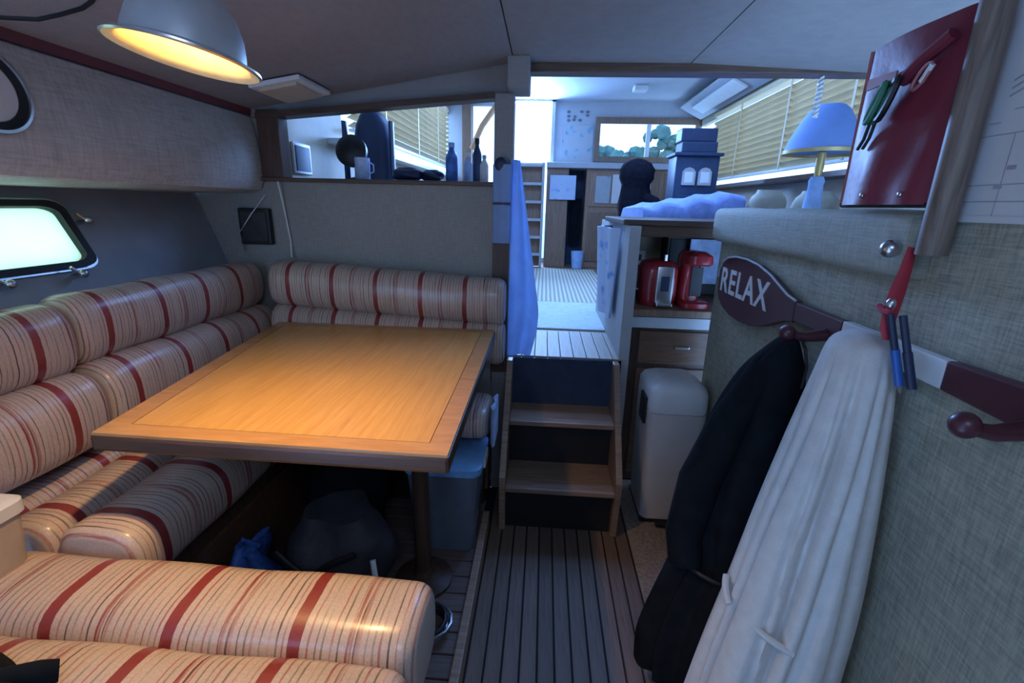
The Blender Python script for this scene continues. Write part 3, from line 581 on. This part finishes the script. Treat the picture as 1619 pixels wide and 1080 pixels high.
# coffee makers
def coffee(label, x0, x1, y0, y1, hgt, silver):
    t = thing('coffee_machine', label, 'coffee machine', ((x0 + x1) / 2, (y0 + y1) / 2, .976), 'red coffee machines'); z = .977; w = x1 - x0
    if silver:
        b = B(); b.loft([[(p[0], p[1], zz) for p in rrect(x0 + k, x1 - k, y0 + .02 + k, y1 - k, .045)] for zz, k in ((z, .004), (z + .03, 0), (z + hgt * .8, 0), (z + hgt * .95, .012), (z + hgt, .04))]).build('body', 'redplastic', t, True, 50)
        B().box(x0 + w * .34, x0 + w * .82, y0, y0 + .03, z + .01, z + hgt * .9, .012).build('front_panel', 'metal', t, True); B().box(x0 + w * .46, x0 + w * .70, y0 - .004, y0 + .004, z + hgt * .35, z + hgt * .68, .002).build('brew_recess', 'navy', t)
        B().box(x0 + w * .36, x0 + w * .8, y0 - .03, y0 + .01, z + .005, z + .022, .004).build('drip_tray', 'metal', t); B().tube([(x0 + w * .6, y0 + .05, z + hgt), (x0 + w * .6, y0 + .05, z + hgt + .03)], .008, 8).build('lever', 'metal', t, True)
    else:
        b = B(); b.loft([[(p[0], p[1], zz) for p in rrect(x0 + k, x1 - .03 - k, y0 + .06 + k, y1 - k, .035)] for zz, k in ((z, 0), (z + .02, 0), (z + hgt * .9, .004), (z + hgt, .02))]).build('body', 'redplastic', t, True, 50)
        b = B(); b.loft([[(p[0], p[1], zz) for p in rrect(x0 + .01 + k, x1 - k, y0 - .01 + k, y1 - .08 - k, .035)] for zz, k in ((z + hgt * .76, .01), (z + hgt * .79, 0), (z + hgt * .93, .004), (z + hgt, .03))]).build('brew_head', 'redplastic', t, True, 50)
        b = B(); b.loft([[(p[0], p[1], zz) for p in rrect(x0 - .01 + k, x1 - k, y0 - .03 + k, y0 + .12 - k, .04)] for zz, k in ((z, 0), (z + .025, 0), (z + .032, .01))]).build('drip_tray', 'redplastic', t, True, 50)
        B().box(x0 + .045, x1 - .03, y0 + .055, y0 + .062, z + .05, z + hgt * .72, .002).build('cup_recess', 'black', t)
coffee('red and silver coffee machine, left of the pair on the galley counter', .505, .682, 2.36, 2.58, .225, True)
coffee('taller red coffee machine with overhanging brew head, right of the pair', .702, .835, 2.36, 2.58, .275, False)
# trash can
t = thing('trash_can', 'tall slim white pedal trash can with rounded lid beside the stairs', 'trash can', (.62, 2.05, .006))
b = B(); b.loft([[(p[0], p[1], z) for p in rrect(.51 - k, .745 + k, 1.955 - k, 2.235 + k, .035)] for z, k in ((.03, 0), (.575, .012))]).build('body', 'can', t, True, 50)
b = B(); b.loft([[(p[0], p[1], z) for p in rrect(.50 + k, .757 - k, 1.945 + k, 2.247 - k, .045)] for z, k in ((.577, .0), (.59, -.003), (.665, .0), (.69, .012), (.705, .04))]).build('lid', 'white', t, True, 50)
B().box(.51, .745, 1.957, 2.235, .007, .032, .006).build('base', 'black', t); B().box(.486, .50, 2.0, 2.10, .50, .63, .006).build('hinge', 'black', t); B().box(.58, .68, 1.915, 1.957, .012, .026, .004).build('pedal', 'black', t)

# ================================================================ SALON
t = thing('boarding_ladder', 'ladder with pale rungs leading up to the aft door', 'ladder', (-.19, 5.75, .745))
for x in (-.36, -.055): B().box(x, x + .03, 5.70, 5.78, .746, 1.93, .003).build('rail', 'salon', t)
for i in range(6): B().box(-.33, -.055, 5.66, 5.78, .88 + .2 * i, .91 + .2 * i, .003).build('rung', 'salon', t)
B().box(-.35, -.04, 5.785, 5.80, .746, 1.93).build('back_board', 'medwood', t)
t = thing('aft_cabinet', 'long teak cabinet under the aft window with pale counter top', 'cabinet', (.85, 6.0, .74))
B().box(.0, .255, 5.80, 6.15, .74, 1.88, .003).build('body', 'medwood', t); B().box(.46, 1.75, 5.80, 6.15, .74, 1.88, .003).build('body', 'medwood', t); B().box(-.005, 1.78, 5.74, 6.16, 1.88, 1.94, .005).build('counter_top', 'salon', t); B().box(.255, .46, 6.10, 6.15, .74, 1.88).build('niche_back', 'stove', t)
for x0, x1 in ((.50, .88), (.93, 1.30), (1.35, 1.70)): B().box(x0, x1, 5.785, 5.80, .82, 1.40, .004).build('door', 'medwood', t); B().box(x0, x1, 5.785, 5.80, 1.46, 1.84, .004).build('door', 'medwood', t)
cloth('print_towel', 'blue printed towel hanging at the aft cabinet end', 'floral', 'towel', lambda u, v: (.04 + .30 * u, 5.77 + .008 * math.sin(u * 9), 1.80 - .27 * v), 10, 8)
cloth('dark_coat', 'dark garment hanging in the aft cabinet niche', 'blackcloth', 'clothing', lambda u, v: (.30 + .13 * u, 5.95 + .012 * math.sin(u * 9), 1.55 - .5 * v), 10, 8)
for x0, x1, z0, z1, mt, lab in ((.57, .74, 1.50, 1.80, 'poster', 'pale blue picture card on the aft cabinet, left one'), (.76, .93, 1.50, 1.82, 'paper', 'white paper sheet on the aft cabinet behind the black plush'), (1.0, 1.2, 1.52, 1.76, 'poster', 'small blue print on the aft cabinet, right one')):
    tag(B().box(x0, x1, 5.772, 5.784, z0, z1, .002).build('pinned_sheet', mt), lab, 'sheet')
t = thing('bucket', 'blue bucket on the floor by the aft cabinet', 'bucket', (.40, 5.68, .738))
B().lathe([(.06, 0), (.075, .2), (.07, .2), (.055, .01), (.001, .01)], (.40, 5.68, .746), 20).build('body', 'bluecloth', t, True); B().tube([(.325, 5.68, .94), (.36, 5.66, .90), (.44, 5.66, .90), (.475, 5.68, .94)], .004, 6).build('handle', 'metal', t, True)
t = thing('wall_map', 'tall blue harbour map with small emblems on the aft wall beside the door', 'poster', (.35, 6.19, 1.95))
B().box(.17, .54, 6.188, 6.198, 1.95, 2.40, .001).build('sheet', 'poster', t)
b = B()
for i in range(9): B().ball((.22 + .07 * (i % 4) + random.uniform(0, .03), 6.19, 2.44 + .05 * (i // 3) + random.uniform(0, .02)), (.022, .004, .016), 8).build('emblem', 'ink', t, True)
def blind(name, label, x, y0, y1, z0, z1, sgn, tilt=35, ladder=()):
    t = thing(name, label, 'blind', (x, (y0 + y1) / 2, z0)); n = int((z1 - z0) / .048)
    s = B().box(x - .027, x + .027, y0, y1, z0 - .0015, z0 + .0015, 0, ('Y', math.radians(tilt) * sgn)).build('slat', 'blind', t)
    rep(s, [(0, 0, .048 * i) for i in range(1, n)], t)
    B().box(x - .025, x + .025, y0, y1, z1 - .01, z1 + .025, .004).build('head_rail', 'blind', t); B().box(x - .02, x + .02, y0, y1, z0 - .045, z0 - .025, .004).build('bottom_rail', 'white', t)
    for y in ladder: B().box(x - .024 * sgn - .002, x - .024 * sgn + .002, y - .012, y + .012, z0 - .03, z1, 0).build('ladder_tape', 'blind', t)
blind('venetian_blind', 'tan venetian blind along the starboard salon windows behind the blue lamp', 1.765, 2.62, 5.55, 1.79, 2.40, 1, 48, (3.1, 3.9, 4.8))
blind('venetian_blind', 'tan venetian blind along the port salon windows seen above the ledge', -1.19, 3.0, 5.9, 1.90, 2.48, -1, 28, (3.6, 4.5, 5.3))
t = thing('strip_light', 'long pale strip light valance along the starboard salon ceiling', 'light', (1.66, 4.7, 2.45))
B().box(1.50, 1.78, 2.9, 6.1, 2.52, 2.545, .004, ('Y', .45)).build('valance', 'salon', t); B().box(1.56, 1.70, 4.6, 5.8, 2.50, 2.52, .004, ('Y', .45)).build('diffuser', 'white', t)
tag(B().box(.86, 1.0, 5.4, 5.55, 2.62, 2.668, .01).build('ceiling_lamp', 'white'), 'small white lamp on the salon ceiling near the aft window', 'ceiling light')
# settee, quilt, pillows
t = thing('salon_settee', 'salon settee box under the blue quilt', 'settee', (1.2, 3.5, .74))
B().box(.60, 1.75, 2.98, 4.6, .74, 1.20, .004).build('base', 'medwood', t); B().box(.61, 1.74, 2.99, 4.58, 1.20, 1.32, .03).build('mattress', 'quilt', t, True)
t = thing('quilt', 'blue quilt heaped on the salon settee above the sideboard', 'bedding', (.95, 3.3, 1.32))
def ring(y, k):
    P = []
    for i in range(40):
        a = i / 39; x = 0.595 + a * .60 * (1 if k > .5 else .98); z = 1.33 + (.13 + .10 * a + .012 * math.sin(a * 21 + y * 5)) * k; P.append((x, y + .01 * math.sin(a * 9), z))
    return P + [(1.195, y, 1.322), (.595, y, 1.322)]
B().loft([ring(y, k) for y, k in ((3.0, .35), (3.01, .8), (3.04, .95), (3.2, 1), (3.5, 1.05), (3.8, .9), (3.9, .3))]).build('cover', 'quilt', t, True, 60)
for c, lab, rz in (((1.34, 3.06, 1.46), 'beige pillow on the settee between the quilt and the lamp', .3), ((1.62, 3.06, 1.46), 'beige pillow leaning at the side of the blue lamp', -.2)):
    t = lump('pillow', 'pillow', lab, 'pillow', c, (.13, .05, .115), 2.3, .004, rz)
t = thing('plush_toy', 'black fluffy round-headed figure standing before the aft cabinet', 'toy', (.65, 3.62, 1.32))
t2 = []
for z, r in ((1.30, .10), (1.42, .115), (1.50, .105), (1.56, .098), (1.60, .118), (1.66, .12), (1.70, .095), (1.725, .05), (1.735, .012)): t2.append([(.635 + r * (1 + .05 * math.sin(9 * a + z * 40)) * math.cos(a), 3.56 + r * .8 * (1 + .05 * math.cos(8 * a + z * 50)) * math.sin(a), z) for a in [2 * PI * i / 32 for i in range(32)]])
B().loft(t2).build('body', 'plush', t, True, 70); B().tube([(.70, 3.52, 1.47), (.77, 3.47, 1.44), (.80, 3.45, 1.40)], [.04, .035, .025], 10).build('arm', 'plush', t, True); t.location = (.635, 3.56, 1.32); bpy.context.view_layer.update(); t.location = (.76, 4.24, 1.36); t.scale = (1.17, 1.17, 1.17)
t = thing('heater_stove', 'slate blue stove-style heater with two bright arched windows', 'heater', (1.17, 4.15, 1.32))
B().box(1.02, 1.36, 4.05, 4.30, 1.33, 1.86, .012).build('body', 'stove', t, True); B().box(1.0, 1.38, 4.03, 4.32, 1.86, 1.885, .006).build('top_plate', 'stove', t)
for x in (1.075, 1.20):
    d = B().prism([(x + p[0], 4.036, 1.64 + p[1]) for p in [(0, 0), (.105, 0), (.105, .10), (.085, .125), (.052, .135), (.02, .125), (0, .10)]], (0, .013, 0)).build('door', 'metal', t); B().box(x + .02, x + .085, 4.03, 4.037, 1.66, 1.74).build('pane', 'white', d)
B().box(1.06, 1.32, 4.035, 4.05, 1.42, 1.56, .004).build('ash_door', 'stove', t)
tag(B().box(1.06, 1.34, 4.08, 4.28, 1.886, 1.97, .012).build('storage_case', 'stove'), 'dark blue case stacked on the heater', 'case'); tag(B().box(1.05, 1.33, 4.09, 4.26, 1.971, 2.07, .01).build('storage_case', 'navy'), 'darker crate on top of the blue case over the heater', 'case')
# blue table lamp
t = thing('table_lamp', 'table lamp with blue shade and gold rim above the padded wall', 'lamp', (1.32, 2.52, 1.402)); c = (1.32, 2.52, 0)
B().lathe([(.168, 1.735), (.150, 1.79), (.118, 1.86), (.085, 1.915), (.062, 1.935), (.055, 1.938)], c, 36).build('shade', 'shade', t, True); B().lathe([(.170, 1.722), (.172, 1.738), (.166, 1.738), (.164, 1.722)], c, 36, cap=False).build('rim', 'brass', t, True)
B().lathe([(.015, 1.62), (.02, 1.66), (.02, 1.73)], c, 14).build('neck', 'brass', t, True); B().lathe([(.055, 1.403), (.058, 1.42), (.045, 1.44), (.038, 1.52), (.032, 1.58), (.036, 1.60), (.026, 1.62)], c, 20).build('body', 'bluecloth', t, True)
t = thing('twisted_cord', 'white twisted cord hanging from the beam in front of the starboard blind', 'cord', (1.105, 2.22, 1.835))
for ph in (0, PI): B().tube([(1.105 + .008 * math.cos(i * .9 + ph), 2.22 + .008 * math.sin(i * .9 + ph), 1.835 + .005 * i) for i in range(31)], .006, 6).build('strand', 'white', t, True)

# ================================================================ RIGHT WALL
tag(B().tube([(.735, .955, 1.378), (.735, .955, 2.0)], .025, 16).build('wooden_pole', 'pole', None, True), 'round weathered wooden pole rising to the ceiling beside the chart', 'pole')
# maroon bag
t = thing('maroon_bag', 'flat maroon vinyl bag hanging beside the pole with a snapped hem', 'bag', (.72, 1.1, 1.48)); n = 16; rings = []
def bagpt(u, v, s): y = 1.262 - .278 * u; z = 1.805 - .335 * v; bl = math.sin(PI * u) ** .5 * (.012 + .016 * v); return (.732 - s * bl - .007 * math.sin(u * 11 + v * 4) * v * math.sin(PI * u) - .004 * math.sin(u * 4 - v * 9) * math.sin(PI * u), y, z)
for j in range(n + 1): rings.append([bagpt(i / n, j / n, 1) for i in range(n + 1)] + [bagpt(i / n, j / n, -.5) for i in range(n, -1, -1)])
B().loft(rings).build('body', 'maroon', t, True, 60)
B().tube([bagpt(0, j / 8, 0) for j in range(9)], .006, 6).build('piping', 'maroonedge', t, True); B().tube([bagpt(i / 8, 1, 0) for i in range(9)], .006, 6).build('hem', 'gasket', t, True)
for u in (.42, .80): p = Vector(bagpt(u, .94, 1)); B().ball(p, (.003, .006, .006), 10).build('snap', 'metal', t, True)
B().prism([(.712, 1.22, 1.738), (.712, 1.13, 1.735), (.712, 1.13, 1.72), (.712, 1.22, 1.715)], (-.004, 0, 0)).build('flap_edge', 'maroonedge', t)
B().tube([(.705, 1.10, 1.708), (.702, 1.05, 1.735), (.71, 1.0, 1.762)], .012, 8).build('pocket_roll', 'maroonedge' if 0 else 'maroon', t, True)
t = thing('cord_bundle', 'bundle of green and black cord clipped to the maroon bag', 'cord', (.68, 1.16, 1.66))
for k, (m_, dy) in enumerate((('green', 0), ('black', -.018), ('green', .012), ('black', -.03))): B().tube([(.695 - .004 * k + .008 * math.cos(a), 1.13 + dy + .022 * math.cos(a) + .03 * math.sin(a) * -.6, 1.675 + .035 * math.sin(a)) for a in [2 * PI * i / 14 for i in range(15)]], .006, 6).build('loop', m_, t, True)
for dy in (0, .018): B().tube([(.695, 1.14 + dy, 1.65), (.70, 1.16 + dy, 1.61), (.70, 1.175 + dy, 1.59)], .004, 6).build('loose_end', 'black', t, True)
t = thing('wire_hook', 'pale looped wire clip hanging on the maroon bag near the pole', 'clip', (.69, 1.0, 1.68))
B().tube([(.692, 1.03 + .014 * math.cos(a) - .014 * math.sin(a), 1.70 + .020 * math.sin(a)) for a in [2 * PI * i / 16 for i in range(17)]], .003, 6).build('loop', 'maroonedge', t, True); B().tube([(.692, 1.028, 1.69), (.692, 1.008, 1.715)], .005, 6).build('clasp', 'white', t, True)
# chart
t = thing('chart', 'white printed chart pinned to the woven wall beside the pole', 'chart', (.775, .7, 1.44))
B().box(.772, .779, .42, 1.005, 1.44, 1.99, .001).build('sheet', 'paper', t)
b = B()
for z in (1.475, 1.503, 1.585): b.box(.7712, .772, .45, .97, z, z + .0015)
for y in (.62, .78, .895): b.box(.7712, .772, y, y + .0015, 1.445, 1.585)
for i in range(8): b.box(.7712, .772, .93 - .055 * (i % 2) - .02 * i, .95 - .05 * (i % 2) - .02 * i, 1.605 + .009 * i, 1.607 + .009 * i)
for y, z in ((.90, 1.50), (.885, 1.53), (.86, 1.592), (.80, 1.545), (.84, 1.56)): b.box(.7710, .772, y - .008, y + .008, z - .003, z + .004)
for i in range(14): b.box(.7712, .772, .84 - .004 * i - .001, .84 - .004 * i + .002, 1.50 + .006 * i, 1.503 + .006 * i)
for i in range(3): b.box(.7711, .772, .84, .93, 1.66 + .012 * i, 1.663 + .012 * i, 0, ('X', -.35))
b.build('printed_lines', 'inklight', t)
B().box(.7705, .7725, .42, 1.005, 1.44, 1.452).build('bottom_margin', 'paper', t)

# RELAX paddle coat rack
t = thing('paddle_coat_rack', 'maroon boat paddle coat rack lettered RELAX with round pegs', 'coat rack', (.76, 1.4, 1.12)); ZC = 1.165
bl = []
prof = [(2.06, .0), (2.055, .035), (2.03, .068), (1.98, .09), (1.90, .103), (1.80, .105), (1.70, .098), (1.60, .078), (1.53, .055), (1.47, .036), (1.42, .029)]
pts = [(y, ZC + .012 * (y - 1.2) + dz) for y, dz in prof] + [(y, ZC + .012 * (y - 1.2) - dz * 1.22) for y, dz in prof[::-1] if dz > 0]
B().prism([(.752, y, z) for y, z in pts], (.022, 0, 0), .004).build('blade', 'paddle', t)
pe = [(.7505, y, z + .002) for y, z in [(q[0], ZC + .012 * (q[0] - 1.2) + q[1]) for q in prof]]; B().tube(pe, .004, 6).build('edge_line', 'salon', t, True)
sh = lambda y0, y1, r0, r1: [(.752, y0, ZC - r0), (.752, y0, ZC + r0), (.752, y1, ZC + r1), (.752, y1, ZC - r1)]
B().prism(sh(1.42, 1.19, .029, .027), (.022, 0, 0), .004).build('shaft', 'paddle', t); B().prism(sh(1.19, .875, .028, .028), (.024, 0, 0), .004).build('sleeve', 'white', t); B().prism(sh(.875, .45, .029, .045), (.024, 0, 0), .005).build('grip', 'paddle', t)
for y in (1.25, .985, .70):
    b = B().tube([(.752, y, ZC - .025), (.70, y, ZC - .033), (.672, y, ZC - .028)], [.017, .013, .012], 12); b.ball((.655, y, ZC - .022), .021); b.build('peg', 'paddle', t, True)
cu = bpy.data.curves.new('letters', 'FONT'); cu.body = 'RELAX'; cu.size = .135; cu.extrude = .0012; cu.align_x = 'CENTER'; cu.align_y = 'CENTER'; cu.space_character = 1.12; cu.offset = .0022
tmp = bpy.data.objects.new('tmp', cu); COL.objects.link(tmp); dg = bpy.context.evaluated_depsgraph_get(); me = bpy.data.meshes.new_from_object(tmp.evaluated_get(dg)); bpy.data.objects.remove(tmp)
TM = Matrix.Translation((.7505, 1.81, ZC + .006)) @ Matrix(((0, 0, -1, 0), (-1, 0, 0, 0), (0, 1, 0, 0), (0, 0, 0, 1))); me.transform(TM); me.materials.clear(); me.materials.append(M['paper'])
lt = bpy.data.objects.new('lettering', me); COL.objects.link(lt); setpar(lt, t); lt['label'] = 'white letters RELAX'

# garments
def garment(name, label, mat, secs, nf, amp, ph, folds=()):
    t = thing(name, label, 'clothing', (secs[-1][1], secs[-1][2], secs[-1][0])); rings = []
    Z = []
    for i in range(len(secs) - 1):
        p0, p1, p2, p3 = secs[max(i - 1, 0)], secs[i], secs[i + 1], secs[min(i + 2, len(secs) - 1)]
        for k in range(8):
            f_ = k / 8; Z.append([.5 * (2 * b_ + (c_ - a) * f_ + (2 * a - 5 * b_ + 4 * c_ - d_) * f_ ** 2 + (3 * b_ - a - 3 * c_ + d_) * f_ ** 3) for a, b_, c_, d_ in zip(p0, p1, p2, p3)])
    Z.append(list(secs[-1])); top = secs[0][0]
    for z, cx, cy, rx, ry in Z:
        q = min(1, (top - z) / .25); ring_ = []
        for i in range(128):
            a = 2 * PI * i / 128; k = 1 + amp * q * (2.0 * abs(math.sin(nf * .5 * a + ph + .7 * z)) ** .7 - 1.2 + .5 * math.sin((nf * 2 - 1) * a + 2.2 * z + ph)); k -= q * sum(d_ * math.exp(-((a - a0 - dr * (top - z)) / w_) ** 2) for a0, w_, d_, dr in folds); x = cx + rx * k * math.cos(a); ring_.append((min(x, .772), cy + ry * k * math.sin(a), z))
        rings.append(ring_)
    B().loft(rings).build('cloth', mat, t, True, 80); return t
t = garment('jacket', 'black jacket hanging from the paddle peg beside the white robe', 'blackcloth', [(1.135, .672, 1.262, .012, .016), (1.10, .67, 1.275, .035, .045), (1.0, .665, 1.31, .085, .085), (.86, .645, 1.32, .115, .115), (.70, .62, 1.30, .145, .13), (.56, .605, 1.27, .155, .13), (.46, .60, 1.24, .145, .125), (.34, .565, 1.21, .165, .13), (.20, .535, 1.17, .19, .13), (.10, .53, 1.15, .19, .13)], 3, .05, .4, [(2.6, .15, .2, .1), (3.3, .12, .18, .2), (4.0, .2, .22, 0)])
B().tube([(.64, 1.29, 1.04), (.555, 1.28, .85), (.487, 1.25, .68), (.455, 1.22, .52), (.46, 1.19, .44)], [.04, .055, .06, .055, .05], 14).build('sleeve', 'blackcloth', t, True)
B().tube([(.60 + .158 * math.cos(a), 1.24 + .135 * math.sin(a), .455 + .02 * math.sin(a)) for a in [PI * (.55 + .9 * i / 14) for i in range(15)]], .007, 6).build('waist_cord', 'black', t, True)
B().tube([(.69, 1.25, 1.135), (.69, 1.215, 1.11), (.70, 1.21, 1.06), (.70, 1.215, 1.0)], .004, 6).build('hanging_loop', 'black', t, True)
t = garment('bathrobe', 'white terry bathrobe hanging on the middle paddle peg', 'robe', [(1.205, .70, 1.02, .03, .04), (1.18, .69, 1.015, .055, .07), (1.10, .675, .995, .07, .085), (.95, .655, .975, .09, .10), (.78, .63, .95, .115, .105), (.60, .605, .925, .135, .11), (.42, .58, .91, .15, .115), (.25, .56, .90, .16, .12)], 3, .05, 1.1, [(2.75, .10, .16, .25), (3.35, .10, .30, -.12), (3.8, .06, .14, .3), (4.15, .11, .36, .1), (4.75, .10, .2, -.2), (5.2, .15, .15, .1)])
for a0, a1, zz in ((2.75, 3.25, .60), (3.75, 4.45, .575)):
    B().tube([(.604 + .139 * math.cos(a0 + (a1 - a0) * i / 8), .925 + .113 * math.sin(a0 + (a1 - a0) * i / 8), zz - .004 * i) for i in range(9)], .008, 8).build('belt_loop', 'robe', t, True)
# knob, lanyard and pens
t = thing('round_knob', 'polished round steel knob on the padded wall top by the pole', 'knob', (.73, 1.03, 1.36)); B().ball((.722, 1.045, 1.382), .019).build('ball', 'metal', t, True); B().tube([(.722, 1.045, 1.382), (.75, 1.045, 1.385)], .009, 10).build('shank', 'metal', t, True)
t = thing('lanyard', 'red ribbon lanyard hanging below the steel knob', 'lanyard', (.70, 1.0, 1.22))
B().tube([(.725, .99, 1.388), (.712, .975, 1.345), (.70, .965, 1.305), (.682, .945, 1.27), (.672, .932, 1.235), (.672, .925, 1.215)], [.009, .012, .015, .015, .012, .006], 8, .35).build('ribbon', 'ribbon', t, True); B().tube([(.672, .965, 1.275), (.668, .945, 1.268), (.668, .925, 1.27)], .006, 6).build('knot', 'ribbon', t, True); B().ball((.672, .935, 1.285), (.009, .009, .012), 10).build('clip', 'metal', t, True)
for dx, dy, mt, lab in ((0, 0, 'bluepen', 'blue pen hanging from the red lanyard'), (.012, -.016, 'navy', 'dark blue pen hanging from the red lanyard')):
    t = thing('pen', lab, 'pen', (.70 + dx, .893 + dy, 1.118)); P0 = Vector((.668 + dx, .925 + dy, 1.268)); P1 = Vector((.70 + dx, .893 + dy, 1.118)); B().tube([P0, P0.lerp(P1, .45)], .0065, 10).build('cap', 'navy', t, True); B().tube([P0.lerp(P1, .45), P0.lerp(P1, .9)], .008, 10).build('barrel', mt, t, True); B().tube([P0.lerp(P1, .9), P1], [.005, .0015], 8).build('tip', 'metal', t, True)
